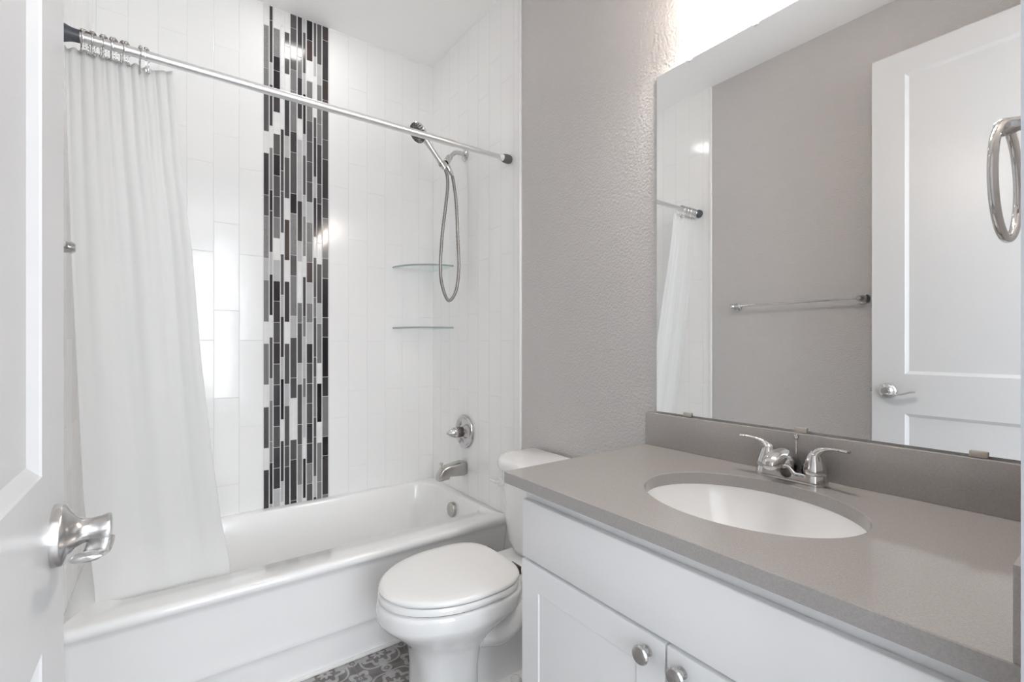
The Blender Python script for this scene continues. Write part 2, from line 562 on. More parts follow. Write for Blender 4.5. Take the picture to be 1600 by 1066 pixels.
# tile edge trims
struct(finish('trim_1', B(XT - 0.004, XR - 0.0002, YT - 0.013, YT - 0.0002, 0, ZC, bev=0.002), 'trim_white'), 'white tile edge strip beside the toilet tank')
struct(finish('trim_2', B(XL + 0.0002, XLT + 0.004, YT - 0.019, YT - 0.0062, 0, ZC, bev=0.002), 'trim_white'), 'white tile edge strip on the left wall, seen in the mirror')
# baseboards
t = bmesh.new()
bx(t, XR - 0.014, XR - 0.0002, 0.95, 1.600, 0, 0.09, bev=0.003)
struct(finish('baseboard_right', t, 'trim_white'), 'white baseboard behind the toilet')
t = bmesh.new()
bx(t, XL + 0.0002, XL + 0.014, YF, 1.600, 0, 0.09, bev=0.003)
struct(finish('baseboard_left', t, 'trim_white'))

# ---------------------------------------------------------------- mosaic strip pieces (in the back wall)
COLS = [  # (u0, u1, pieces: crop coordinate and shade), read off the photograph
    (412.0, 420.0, '0W 253T 685M 895G 1324W 1544D 1968G 2180T 2607L 2827M 3249W 3470M 3886W 4112G 4528W 4745D'),
    (421.3, 425.9, '0D 205D 630L 853D 1271W 1492M 1918K 2127D 2547L 2770K 3185W 3406G 3823L 4043M 4460M 4673K 5092L'),
    (427.4, 437.5, '0W 290T 570K 715K 905D 1134W 1354G 1561K 1774G 1984G 2196M 2407W 2625L 2838K 3042D 3256G 3463D 3676G 3887D 4100D 4307G 4519D 4728D 4937L'),
    (438.7, 443.4, '0W 265W 680W 890W 1305D 1723G 1931G 2351W 2567G 2980L 3197D 3609L 3826K 4237W 4453D 4862L 5070W'),
    (444.8, 452.2, '0W 328G 472W 593G 748W 960D 1374L 1590G 2003W 2218B 2628W 2843D 3252W 3470G 3878L 4097G 4506G 4713D'),
    (453.8, 463.5, '0G 285G 705M 915M 1330D 1540G 1955K 2157T 2577G 2785M 3192L 3409G 3816G 4022W 4440G 4643D 5055D'),
    (464.9, 472.0, '0D 580M 787D 1200W 1413L 1818L 2030D 2436L 2640W 3058M 3262G 3667L 3880G 4287G 4490M 4897L'),
    (473.4, 477.7, '0L 328G 740L 950K 1355L 1568G 1970L 2183T 2587W 2796D 3196M 3402L 3817M 4012L 4420W 4630K 5030W'),
    (479.3, 488.3, '0K 408B 615W 823M 1222G 1430G 1633G 1838G 2042L 2247T 2450M 2650B 2854L 3063M 3259L 3470D 3668G 3873G 4073G 4277D 4478D 4680M 4885G'),
    (490.0, 494.3, '0G 572L 772W 1186G 1387D 1787L 1996D 2392W 2602G 3004M 3205G 3606G 3807M 4213G 4413G 4810L 5018D'),
    (495.5, 502.5, '0G 652L 857M 1254M 1459D 1862G 2060D 2458W 2668G 3063L 3268M 3668W 3872K 4263W 4470M 4865M'),
    (503.7, 512.9, '0B 410D 813B 1012G 1413G 1611D 2007G 2206M 2613G 2812K 3208D 3405K 3806D 4003M 4408K 4600D 4995M'),
]
sn, cs = math.sin(YAW), math.cos(YAW)


def back_x(u):
    tt = (u - 800) / 734.33
    return YB * (sn + tt * cs) / (cs - tt * sn)


bms = {k: bmesh.new() for k in 'WLMGDKBT'}
for u0, u1, seq in COLS:
    xa, xb = back_x(u0), back_x(u1)
    dep = sn * (xa + xb) / 2 + cs * YB
    it = [(int(s[:-1]), s[-1]) for s in seq.split()]
    zs = [CAM_H - (c / 6.461 - 538.0) * dep / 734.33 for c, _ in it]
    zs[0] = ZC - 0.001
    zs.append(0.4045)
    for (c, k), za, zb in zip(it, zs, zs[1:]):
        if za - zb < 0.012:
            continue
        g = 0.0011
        bx(bms[k], xa + 0.0004, xb - 0.0004, YB - 0.0006, YB + 0.006, zb + g, za - g, bev=0.0005, seg=1)
mos = bmesh.new()
order = 'WLMGDKBT'
for i, k in enumerate(order):
    merge(mos, bms[k], i)
finish('mosaic_strip', mos, ['mosaic_' + k for k in order], wb, smooth=False)

# ---------------------------------------------------------------- bathtub
tub = thing('bathtub', 'long white alcove bathtub with a straight apron along the back wall', 'bathtub', (0.49, 2.07, 0))
TX0, TX1, TY1 = XLT + 0.0004, XT - 0.001, YB - 0.001
prof = [(0.001, 1.757), (0.10, 1.748), (0.122, 1.7455), (0.131, 1.741), (0.137, 1.7385), (0.150, 1.7395), (0.20, 1.735), (0.30, 1.722), (0.350, 1.714),
        (0.366, 1.709), (0.374, 1.701), (0.384, 1.6965), (0.394, 1.6965), (0.4010, 1.7010), (0.4045, 1.709), (0.4055, 1.720)]
loops = []
for z, y in prof:
    loops.append(rrect(TX0, TX1, y, TY1, z, [0.030, 0.006, 0.004, 0.004]))
inner = [(0.4052, 0.0, 0.0), (0.4020, 0.004, 0.004), (0.3940, 0.008, 0.008), (0.375, 0.013, 0.013), (0.30, 0.022, 0.026), (0.20, 0.036, 0.036), (0.12, 0.055, 0.050),
         (0.085, 0.080, 0.075), (0.070, 0.12, 0.11)]
for z, dx, dy in inner:
    loops.append(rrect(-0.165 + dx * 1.6 + (0.4052 - z) * 0.45, 1.176 - dx, 1.818 + dy, 2.408 - dy, z, [0.09, 0.055, 0.11, 0.13]))
t = bmesh.new()
loft(t, loops)
finish('tub_shell', t, 'tub_enamel', tub, angle=50)
t = bmesh.new()
lathe(t, (1.1630, 2.085, 0.338), (-1, 0, 0.06), [(-0.008, 0.035), (0.016, 0.0365), (0.0205, 0.035), (0.0215, 0.031), (0.0208, 0.0)], 40)
ov = finish('overflow_plate', t, 'nickel', tub)
ov['label'] = 'round nickel overflow plate'
t = bmesh.new()
lathe(t, (1.02, 2.10, 0.070), (0, 0, 1), [(0, 0.036), (0.004, 0.035), (0.006, 0.028), (0.006, 0.0)], 32)
finish('drain_stopper', t, 'nickel', tub)
struct(finish('trim_3', B(TX0 + 0.02, 1.222, 1.7445, 1.7560, 0.0002, 0.011, bev=0.003), 'caulk'), 'thin white strip where the tub meets the floor')

# tub spout
sp_ = thing('tub_spout', 'nickel tub spout with a pull-up diverter above the tub', 'faucet', (XT, 2.085, 0.54))
t = bmesh.new()


def sq(x, y, z0, z1, w, r_):
    pts = []
    for (sy, sz, a0) in ((-1, -1, PI), (1, -1, 1.5 * PI), (1, 1, 0), (-1, 1, 0.5 * PI)):
        for k in range(5):
            a = a0 + (PI / 2) * k / 4
            zc = (z0 + r_) if sz < 0 else (z1 - r_)
            pts.append(Vector((x, y + sy * (w - r_) + r_ * math.cos(a), zc + r_ * math.sin(a))))
    return pts


loft(t, [sq(XT - 0.0002, 2.085, 0.508, 0.572, 0.030, 0.014), sq(XT - 0.018, 2.085, 0.504, 0.576, 0.031, 0.015), sq(XT - 0.055, 2.085, 0.507, 0.573, 0.030, 0.015),
         sq(XT - 0.095, 2.085, 0.510, 0.567, 0.028, 0.013), sq(XT - 0.100, 2.085, 0.498, 0.566, 0.027, 0.012), sq(XT - 0.125, 2.085, 0.495, 0.559, 0.026, 0.012),
         sq(XT - 0.140, 2.085, 0.494, 0.549, 0.024, 0.012), sq(XT - 0.150, 2.085, 0.494, 0.530, 0.021, 0.010), sq(XT - 0.154, 2.085, 0.495, 0.512, 0.018, 0.006)])
finish('spout_body', t, 'nickel', sp_, angle=40)
t = bmesh.new()
lathe(t, (XT - 0.132, 2.085, 0.552), (0, 0, 1), [(0, 0.003), (0.018, 0.003), (0.020, 0.006), (0.027, 0.0085), (0.031, 0.007), (0.032, 0)], 20)
finish('diverter_knob', t, 'brushed_chrome', sp_)

# shower valve
vl = thing('shower_valve', 'round chrome shower valve with a pointed knob handle above the tub spout', 'faucet', (XT, 2.078, 0.725))
t = bmesh.new()
lathe(t, (XT - 0.0002, 2.078, 0.725), (-1, 0, 0), [(0, 0.084), (0.006, 0.084), (0.011, 0.081), (0.012, 0.073), (0.006, 0.066), (0.004, 0.062), (0.006, 0.050), (0.014, 0.038), (0.022, 0.031), (0.022, 0)], 56)
finish('escutcheon', t, 'valve_metal', vl)
t = bmesh.new()
lathe(t, (XT - 0.022, 2.078, 0.725), (-1, 0, 0), [(0, 0.026), (0.028, 0.026), (0.030, 0.024), (0.030, 0)], 36)
nk = finish('handle_neck', t, 'dark_nickel', vl)
t = bmesh.new()
lathe(t, (XT - 0.052, 2.078, 0.725), (-1, 0, 0), [(0, 0.0262), (0.005, 0.0275), (0.014, 0.0262), (0.026, 0.0215), (0.038, 0.0150), (0.048, 0.0090), (0.054, 0.0050), (0.056, 0)], 36)
finish('knob_handle', t, 'chrome', vl)

# shower arm and hand shower
hs = thing('hand_shower', 'chrome hand shower on a curved wall arm with its metal hose hanging in a loop', 'shower head', (XT, 2.075, 2.13))
t = bmesh.new()
lathe(t, (XT - 0.0002, 2.075, 2.133), (-1, 0, 0), [(0, 0.030), (0.003, 0.030), (0.010, 0.022), (0.013, 0.013), (0.013, 0)], 36)
finish('wall_flange', t, 'chrome', hs)
t = bmesh.new()
tube(t, spline([(XT - 0.008, 2.075, 2.134), (XT - 0.035, 2.075, 2.137), (XT - 0.062, 2.073, 2.131), (XT - 0.082, 2.071, 2.113), (XT - 0.096, 2.069, 2.096)]), 0.0105, 20)
finish('shower_arm', t, 'brushed_chrome', hs)
t = bmesh.new()
tube(t, [(1.134, 2.070, 2.104), (1.128, 2.069, 2.097), (1.110, 2.065, 2.071), (1.106, 2.064, 2.066)], [0.0125, 0.0165, 0.0175, 0.015], 24)
ball(t, (1.094, 2.061, 2.050), 0.0185)
tube(t, [(1.108, 2.060, 2.052), (1.116, 2.059, 2.040), (1.134, 2.057, 2.013), (1.137, 2.057, 2.008)], [0.013, 0.0145, 0.0115, 0.009], 20)
finish('bracket', t, 'chrome', hs)
t = bmesh.new()
H0, H1 = Vector((1.090, 2.046, 2.028)), Vector((0.985, 2.052, 2.152))
tube(t, [H0.lerp(H1, k / 8) for k in range(9)], [0.012, 0.0135, 0.0135, 0.0125, 0.0120, 0.0120, 0.0130, 0.015, 0.018], 24)
finish('handle', t, 'brushed_chrome', hs)
t = bmesh.new()
lathe(t, H0.lerp(H1, 0.10), (H1 - H0), [(0, 0.0150), (0.002, 0.0165), (0.014, 0.0165), (0.016, 0.014), (0.016, 0)], 24)
finish('collar', t, 'nickel', hs)
t = bmesh.new()
ax = Vector((-0.62, -0.16, -0.44)).normalized()
hc = Vector((0.958, 2.054, 2.173))
lathe(t, hc - ax * 0.022, ax, [(0, 0.010), (0.004, 0.026), (0.014, 0.041), (0.024, 0.048), (0.030, 0.049), (0.033, 0.047), (0.033, 0)], 44)
finish('spray_head', t, 'chrome', hs)
t = bmesh.new()
uu = ax.cross(Vector((0, 0, 1))).normalized(); ww = ax.cross(uu)
for rr_, nn in ((0.012, 6), (0.024, 12), (0.036, 18), (0.043, 22)):
    for k in range(nn):
        a = 2 * PI * k / nn
        c = hc + ax * 0.0105 + uu * (rr_ * math.cos(a)) + ww * (rr_ * math.sin(a))
        lathe(t, c, ax, [(0, 0.0030), (0.003, 0.0024), (0.003, 0)], 8)
finish('spray_nozzles', t, 'dark_plastic', hs)
t = bmesh.new()
hp = [(1.093, 2.046, 2.024), (1.104, 2.046, 1.992), (1.107, 2.048, 1.940), (1.099, 2.050, 1.858), (1.081, 2.055, 1.698), (1.074, 2.060, 1.540), (1.088, 2.062, 1.447), (1.121, 2.062, 1.386),
      (1.161, 2.062, 1.436), (1.178, 2.062, 1.550), (1.172, 2.060, 1.678), (1.161, 2.058, 1.869), (1.148, 2.057, 1.960), (1.138, 2.057, 2.006)]
sp2 = spline(hp, 30)
tube(t, sp2, [0.0078 + 0.0007 * math.sin(k * 1.9) for k in range(len(sp2))], 12)
finish('hose', t, 'hose_metal', hs, angle=80)


# corner shelves
def shelf(z, label):
    o = thing('corner_shelf', label, 'shelf', (XT, YB, z), 'glass corner shelves in the shower')
    R_ = 0.238
    x0, y0 = XT - 0.0004, YB - 0.0008
    pts = [(x0, y0)] + [(x0 - R_ * math.sin(a), y0 - R_ * math.cos(a)) for a in [PI / 2 * k / 24 for k in range(25)]]
    t = bmesh.new()
    loft(t, [[Vector((x, y, z)) for x, y in pts], [Vector((x, y, z + 0.008)) for x, y in pts]])
    finish('glass_plate', t, 'shelf_glass', o, smooth=False)
    t = bmesh.new()
    tube(t, [Vector((x, y, z + 0.004)) for x, y in pts[1:]], 0.0046, 12)
    e = finish('polished_edge', t, 'glass_edge', o)
    e['label'] = 'green-grey polished glass edge'
    return o


shelf(1.583, 'upper clear glass corner shelf behind the hanging shower hose')
shelf(1.254, 'lower clear glass corner shelf below the hose loop')

# ---------------------------------------------------------------- curtain rod, rings, curtain
RY, RZ = 1.686, 1.9875
rod = thing('curtain_rod', 'chrome tension rod spanning the tub alcove', 'curtain rod', (0.49, RY, RZ))
t = bmesh.new()
tube(t, [(XLT + 0.03, RY, RZ), (0.945, RY, RZ)], 0.0130, 28)
finish('outer_tube', t, 'rod_metal', rod)
t = bmesh.new()
tube(t, [(0.943, RY, RZ), (XT - 0.05, RY, RZ)], 0.0108, 28)
finish('inner_tube', t, 'rod_metal', rod)
t = bmesh.new()
lathe(t, (XLT + 0.0005, RY, RZ), (1, 0, 0), [(0, 0.0245), (0.012, 0.0242), (0.018, 0.0225), (0.028, 0.0185), (0.036, 0.0168), (0.046, 0.0165), (0.048, 0.0155), (0.048, 0)], 36)
c_ = finish('end_cap', t, 'dark_rubber', rod)
c_['label'] = 'slate blue rubber end cap'
t = bmesh.new()
lathe(t, (XT - 0.0005, RY, RZ), (-1, 0, 0), [(0, 0.0165), (0.008, 0.0195), (0.020, 0.0200), (0.034, 0.0180), (0.040, 0.0160), (0.040, 0)], 36)
c_ = finish('end_cap', t, 'grey_rubber', rod)
c_['label'] = 'grey rubber end cap'
t = bmesh.new()
lathe(t, (XT - 0.060, RY, RZ), (1, 0, 0), [(0, 0.0125), (0.022, 0.0145), (0.022, 0)], 28)
finish('collar', t, 'clip_clear', rod)


def make_ring(name, L=0.62):
    """double roller curtain hook, built about the rod centre at the origin"""
    o = thing(name, '', 'curtain ring', (0, 0, 0), 'chrome curtain rings on the rod')
    t = bmesh.new()
    R_ = 0.0178
    arc = [(0.0, R_ * math.sin(a), R_ * math.cos(a)) for a in [math.radians(d) for d in range(-150, 151, 12)]]
    hk = [(0.0, -0.0105, -0.022), (0.0, -0.0075, -0.032), (0.0, -0.010, -0.042), (0.0, -0.0065, -0.051), (0.0, 0.0, -0.054), (0.0, 0.006, -0.050), (0.0, 0.007, -0.044)]
    hk2 = [(0.0, 0.0105, -0.022), (0.0, 0.0075, -0.030), (0.0, 0.0105, -0.039), (0.0, 0.016, -0.043), (0.0, 0.021, -0.038)]
    tube(t, spline(hk[::-1][:-1] + arc[:0] + [hk[0]], 6), 0.0013, 8)
    tube(t, spline([hk[0]] + arc[::4][:1] + arc[2::4] + [arc[-1], hk2[0]] + hk2[1:], 6), 0.0013, 8)
    for v in t.verts:
        if v.co.z < -0.018:
            v.co.z = -0.018 + (v.co.z + 0.018) * L
    finish('hook_wire', t, 'brushed_chrome', o)
    for i in range(5):
        a = math.radians(-42 + 21 * i)
        t = bmesh.new()
        ball(t, (0, (R_ + 0.0004) * math.sin(a), (R_ + 0.0004) * math.cos(a)), 0.0041, 8)
        finish('roller_ball', t, 'nickel', o)
    for p_ in (hk[-1], hk2[-1]):
        t = bmesh.new()
        ball(t, (p_[0], p_[1], -0.018 + (p_[2] + 0.018) * L), 0.0032, 8)
        finish('tip_ball', t, 'nickel', o)
    return o


ring0 = make_ring('curtain_ring')
ring1 = make_ring('curtain_ring', 1.0)
RX = [(-0.186, 0.2), (-0.176, -0.3), (-0.168, 0.35), (-0.160, -0.15), (-0.146, 0.3), (-0.137, -0.35), (-0.126, 0.15), (-0.116, -0.3), (-0.103, 0.3), (-0.091, -0.25), (-0.0635, 0.15), (-0.0475, -0.30)]
for i, (x, rz) in enumerate(RX):
    if i == 0:
        o = ring0
    elif i == 10:
        o = ring1
    elif i == 11:
        o = ring1.copy()
        COL.objects.link(o)
        for ch in list(ring1.children):
            c = ch.copy()
            COL.objects.link(c)
            c.parent = o
    else:
        o = ring0.copy()
        COL.objects.link(o)
        for ch in list(ring0.children):
            c = ch.copy()
            COL.objects.link(c)
            c.parent = o
    o.location = (x, RY, RZ)
    o.rotation_euler = (0.0, 0.0, rz)
    if i == 10:
        o['label'] = 'chrome curtain ring, second from the open end, its hooks dangling'
        o.rotation_euler = (0.15, 0, rz)
    elif i == 11:
        o['label'] = 'chrome curtain ring nearest the middle of the rod, last of the row'
    else:
        o['label'] = 'chrome roller curtain ring bunched with others beside the dark end cap'

t = bmesh.new()
NS, NZ = 200, 90
ZTOP, ZBOT = 1.962, 0.372
Redge = [(1.97, 0.010), (1.72, 0.029), (1.437, 0.061), (1.127, 0.084), (0.81, 0.116), (0.587, 0.143), (0.44, 0.167), (0.30, 0.178)]
Ledge = [(1.97, -0.222), (1.407, -0.214), (0.993, -0.204), (0.715, -0.198), (0.44, -0.176), (0.30, -0.170)]


def interp(tab, z):
    for (za, a), (zb, b) in zip(tab, tab[1:]):
        if z >= zb:
            k = (za - z) / (za - zb)
            return a + (b - a) * max(0, min(1, k))
    return tab[-1][1]


rows = []
for j in range(NZ + 1):
    w = j / NZ
    row = []
    for i in range(NS + 1):
        s = i / NS
        drop = 0.004 * abs(math.sin(s * 11 * PI)) + 0.020 * max(0, (s - 0.72) / 0.28) ** 1.3 * 0
        z = ZTOP - drop * (1 - w) - (ZTOP - ZBOT) * w
        if s > 0.74:
            z += (1 - w) ** 8 * (0.010 * (s - 0.74) / 0.26)
        xl, xr = interp(Ledge, z), interp(Redge, z)
        amp = 0.0036 * math.exp(-w * 12) + 0.0022 * math.exp(-w * 2.0)
        ph = s * 9 * 2 * PI + 0.9 * math.sin(3.1 * w + 5 * s)
        big = 0.008 * math.sin(s * 2.6 * 2 * PI + 1.6 * w + 0.6) * (0.35 + w * (1.1 - w))
        fade = 1.0 if s < 0.8 else 1.0 - 0.7 * (s - 0.8) / 0.2
        y = 1.703 + 0.150 * min(1, w * 1.12) ** 1.25 + amp * math.sin(ph) * fade * (1 - 0.45 * w) + big
        x = xl + (xr - xl) * s + 0.0012 * math.cos(ph) * (1 - w) * (1 if 0.03 < s < 0.97 else 0)
        row.append(t.verts.new((x, y, z)))
    rows.append(row)
for a, b in zip(rows, rows[1:]):
    for i in range(NS):
        t.faces.new((a[i], a[i + 1], b[i + 1], b[i]))
cu = finish('shower_curtain', t, 'curtain_cloth', angle=180)
sm = cu.modifiers.new('thick', 'SOLIDIFY')
sm.thickness = 0.0008
tag(cu, 'white translucent shower curtain gathered at the left end and tucked in the tub', 'curtain')

# ---------------------------------------------------------------- toilet
TC = 1.353
to = thing('toilet', 'white two-piece toilet with closed lid between tub and vanity', 'toilet', (0.90, TC, 0))


def egg(xf, xb, w, z, xw=None, n=56, pb=3.0, pf=2.0, cy=TC):
    """egg outline: elliptical nose towards -x, squarer back towards +x"""
    if xw is None:
        xw = xf + (xb - xf) * 0.55
    pts = []
    for k in range(n):
        a = 2 * PI * k / n
        ca, sa_ = math.cos(a), math.sin(a)
        p_ = pb if ca > 0 else pf
        q = 2.0 / p_
        q = 1 + (q - 1)
        cx = abs(ca) ** q * (1 if ca > 0 else -1)
        sy = abs(sa_) ** q * (1 if sa_ > 0 else -1)
        pts.append(Vector((xw + cx * ((xb - xw) if ca > 0 else (xw - xf)), cy + sy * w, z)))
    return pts


# bowl with pedestal front
t = bmesh.new()
loft(t, [egg(0.612, 0.80, 0.108, 0.001, pb=5, pf=3.0), egg(0.616, 0.80, 0.106, 0.03, pb=5, pf=3.0), egg(0.618, 0.80, 0.104, 0.16, pb=5, pf=3.0), egg(0.606, 0.81, 0.112, 0.225, pb=4.5, pf=2.6),
         egg(0.585, 0.84, 0.130, 0.262, pb=4, pf=2.3), egg(0.548, 0.88, 0.157, 0.295, pb=3.4), egg(0.518, 0.93, 0.176, 0.322, pb=3.2), egg(0.505, 0.95, 0.1835, 0.338, pb=3.2),
         egg(0.5035, 0.955, 0.1850, 0.345, pb=3.2), egg(0.5035, 0.960, 0.1855, 0.375, pb=3.2), egg(0.506, 0.960, 0.184, 0.385, pb=3.2), egg(0.512, 0.958, 0.179, 0.389, pb=3.2)])
finish('bowl', t, 'porcelain', to, angle=45)
# rear body, trapway and foot
t = bmesh.new()
bx(t, 0.84, 1.19, TC - 0.105, TC + 0.105, 0.30, 0.397, bev=0.02, seg=4)
loft(t, [egg(0.74, 1.15, 0.080, 0.05, pb=4), egg(0.74, 1.15, 0.075, 0.20, pb=4), egg(0.76, 1.15, 0.085, 0.32, pb=4)])
finish('tank_shelf', t, 'porcelain', to, angle=45)
t = bmesh.new()
for s_ in (-1, 1):
    tube(t, spline([(0.80, TC + s_ * 0.085, 0.245), (0.88, TC + s_ * 0.100, 0.235), (0.955, TC + s_ * 0.098, 0.275), (1.01, TC + s_ * 0.085, 0.310)], 8), [0.035] * 25, 20)
    tube(t, spline([(1.01, TC + s_ * 0.070, 0.330), (1.06, TC + s_ * 0.080, 0.25), (1.06, TC + s_ * 0.085, 0.14), (1.04, TC + s_ * 0.09, 0.05)], 8), [0.040] * 25, 20)
finish('trapway', t, 'porcelain', to, angle=45)
t = bmesh.new()
loft(t, [egg(0.70, 1.12, 0.122, 0.001, pb=4, pf=4), egg(0.70, 1.12, 0.120, 0.035, pb=4, pf=4), egg(0.71, 1.11, 0.108, 0.052, pb=4, pf=4), egg(0.72, 1.10, 0.085, 0.060, pb=4, pf=4)])
finish('foot', t, 'porcelain', to, angle=45)
for s_ in (-1, 1):
    t = bmesh.new()
    lathe(t, (0.93, TC + s_ * 0.104, 0.048), (0, 0, 1), [(0, 0.019), (0.012, 0.018), (0.020, 0.012), (0.024, 0.004), (0.0245, 0)], 24)
    finish('bolt_cap', t, 'seat_plastic', to)
# seat and lid
t = bmesh.new()
loft(t, [egg(0.515, 0.938, 0.180, 0.3935, 0.755, pb=3.3), egg(0.509, 0.942, 0.1845, 0.397, 0.755, pb=3.3), egg(0.508, 0.942, 0.185, 0.409, 0.755, pb=3.3), egg(0.514, 0.940, 0.181, 0.4155, 0.755, pb=3.3)])
finish('seat', t, 'seat_plastic', to, angle=50)
t = bmesh.new()
loft(t, [egg(0.520, 0.940, 0.178, 0.4185, 0.755, pb=3.3), egg(0.512, 0.944, 0.184, 0.4205, 0.755, pb=3.3), egg(0.510, 0.945, 0.1855, 0.426, 0.755, pb=3.3), egg(0.514, 0.943, 0.182, 0.4325, 0.755, pb=3.3),
         egg(0.522, 0.938, 0.176, 0.4355, 0.755, pb=3.3), egg(0.56, 0.92, 0.150, 0.4375, 0.755, pb=3.3), egg(0.65, 0.86, 0.08, 0.4385, 0.755, pb=3.0)])
finish('lid', t, 'seat_plastic', to, angle=50)
t = bmesh.new()
loft(t, [egg(0.522, 0.936, 0.174, 0.3885, 0.755, pb=3.3), egg(0.522, 0.936, 0.174, 0.419, 0.755, pb=3.3)])
finish('seat_bumper', t, 'dark_rubber', to)  # added dark filler that paints the shade in the gaps around the seat
for s_ in (-1, 1):
    t = bmesh.new()
    bx(t, 0.946, 0.975, TC + s_ * 0.078 - 0.020, TC + s_ * 0.078 + 0.020, 0.396, 0.409, bev=0.004, seg=3)
    finish('hinge_cap', t, 'seat_plastic', to)
    t = bmesh.new()
    bx(t, 0.9420, 0.954, TC + s_ * 0.078 - 0.024, TC + s_ * 0.078 + 0.024, 0.400, 0.426, bev=0.001)
    finish('hinge', t, 'dark_hinge', to)


# tank
def tank_loop(xf, w, z, bow=0.030, xb=1.212):
    pts = []
    n = 40
    for k in range(n + 1):            # bowed front from -y to +y
        s = -1 + 2 * k / n
        e = (1 - abs(s) ** 3.5) ** 0.8
        pts.append(Vector((xf + bow * (s * s) + 0.055 * (1 - e), TC + s * w, z)))
    pts += [Vector((xb - 0.012, TC + w, z)), Vector((xb, TC + w - 0.012, z)), Vector((xb, TC - w + 0.012, z)), Vector((xb - 0.012, TC - w, z))]
    return pts[::-1]


t = bmesh.new()
loft(t, [tank_loop(1.045, 0.120, 0.398), tank_loop(1.028, 0.134, 0.408), tank_loop(1.018, 0.145, 0.44), tank_loop(1.008, 0.158, 0.53), tank_loop(1.000, 0.166, 0.70)])
finish('tank', t, 'porcelain', to, angle=50)
t = bmesh.new()
loft(t, [tank_loop(0.992, 0.172, 0.7015), tank_loop(0.986, 0.177, 0.706), tank_loop(0.984, 0.179, 0.722), tank_loop(0.988, 0.176, 0.734), tank_loop(0.996, 0.169, 0.741), tank_loop(1.01, 0.155, 0.744)])
finish('tank_lid', t, 'porcelain', to, angle=50)
t = bmesh.new()
lathe(t, (1.008, TC + 0.095, 0.655), (-1, 0, 0), [(0, 0.018), (0.006, 0.018), (0.009, 0.014), (0.009, 0)], 28)
tube(t, spline([(1.000, TC + 0.095, 0.655), (0.990, TC + 0.095, 0.655), (0.985, TC + 0.105, 0.656), (0.984, TC + 0.130, 0.658)], 6), [0.006] * 12 + [0.0045] * 7, 14)
fl = finish('flush_lever', t, 'seat_plastic', to)

# ---------------------------------------------------------------- vanity cabinet
VX, VY0, VY1 = 0.706, 0.0645, 0.905
va = thing('vanity_cabinet', 'white bathroom vanity cabinet under the grey countertop', 'cabinet', (0.95, 0.48, 0))
t = bmesh.new()
bx(t, VX, 1.2315, VY1 - 0.018, VY1, 0.0, 0.828, bev=0.001)
bx(t, VX, 1.2315, VY0, VY0 + 0.018, 0.0, 0.828, bev=0.001)
bx(t, VX, VX + 0.018, VY0 + 0.018, VY1 - 0.018, 0.785, 0.828)
bx(t, VX, VX + 0.018, VY0 + 0.018, VY1 - 0.018, 0.635, 0.675)
bx(t, VX, VX + 0.018, VY0 + 0.018, VY0 + 0.05, 0.10, 0.785)
bx(t, VX, VX + 0.018, VY1 - 0.05, VY1 - 0.018, 0.10, 0.785)
bx(t, VX + 0.06, 1.2315, VY0 + 0.018, VY1 - 0.018, 0.10, 0.118)
bx(t, VX + 0.06, VX + 0.078, VY0 + 0.018, VY1 - 0.018, 0.0, 0.10)
finish('body', t, 'cabinet_paint', va, smooth=False)
FX = 0.687
finish('drawer_front', B(FX, VX - 0.0025, 0.082, 0.897, 0.6625, 0.7995, bev=0.003, seg=3), 'cabinet_paint', va)


def shaker(x0, x1, y0, y1, z0, z1, st=0.060, rec=0.0024, bev=0.0024):
    t = bmesh.new()
    bx(t, x0, x1, y0, y0 + st, z0, z1)
    bx(t, x0, x1, y1 - st, y1, z0, z1)
    bx(t, x0, x1, y0 + st, y1 - st, z0, z0 + st)
    bx(t, x0, x1, y0 + st, y1 - st, z1 - st, z1)
    bx(t, x0 + rec, x1 - 0.002, y0 + st - 0.002, y1 - st + 0.002, z0 + st - 0.002, z1 - st + 0.002)
    # sloped sticking around the panel
    a = [Vector((x0 + 0.0001, y, z)) for y, z in ((y0 + st, z0 + st), (y1 - st, z0 + st), (y1 - st, z1 - st), (y0 + st, z1 - st))]
    b = [Vector((x0 + rec, y, z)) for y, z in ((y0 + st + bev, z0 + st + bev), (y1 - st - bev, z0 + st + bev), (y1 - st - bev, z1 - st - bev), (y0 + st + bev, z1 - st - bev))]
    loft(t, [a, b], False, False)
    return t


def rim_bevel(o, w=0.002):
    return o


for (y0, y1, ky, lab) in ((0.4960, 0.897, 0.531, 'door beside the toilet'), (0.082, 0.4905, 0.461, 'door nearer the doorway')):
    d = finish('door', shaker(FX, VX - 0.0025, y0, y1, 0.112, 0.6555), 'cabinet_paint', va, smooth=False)
    d['label'] = lab
    t = bmesh.new()
    lathe(t, (FX, ky, 0.626), (-1, 0, 0), [(0, 0.0095), (0.002, 0.0095), (0.004, 0.006), (0.013, 0.0055), (0.016, 0.011), (0.019, 0.0160), (0.022, 0.0165), (0.025, 0.0145), (0.0265, 0.009), (0.027, 0)], 36)
    finish('knob', t, 'brushed_chrome', d)

# ---------------------------------------------------------------- countertop with oval cut-out, splashes, sink
ct = thing('countertop', 'speckled warm grey quartz countertop with backsplash under the mirror', 'countertop', (0.95, 0.50, 0.829))
CX0, CX1, CY0, CY1, CZ0, CZ1 = 0.668, 1.2315, 0.0645, 0.945, 0.829, 0.857
SX, SY, SA, SB = 0.9445, 0.492, 0.1695, 0.2085


def oval(a, b, z, n=96):
    return [Vector((SX + a * math.cos(2 * PI * k / n), SY + b * math.sin(2 * PI * k / n), z)) for k in range(n)]


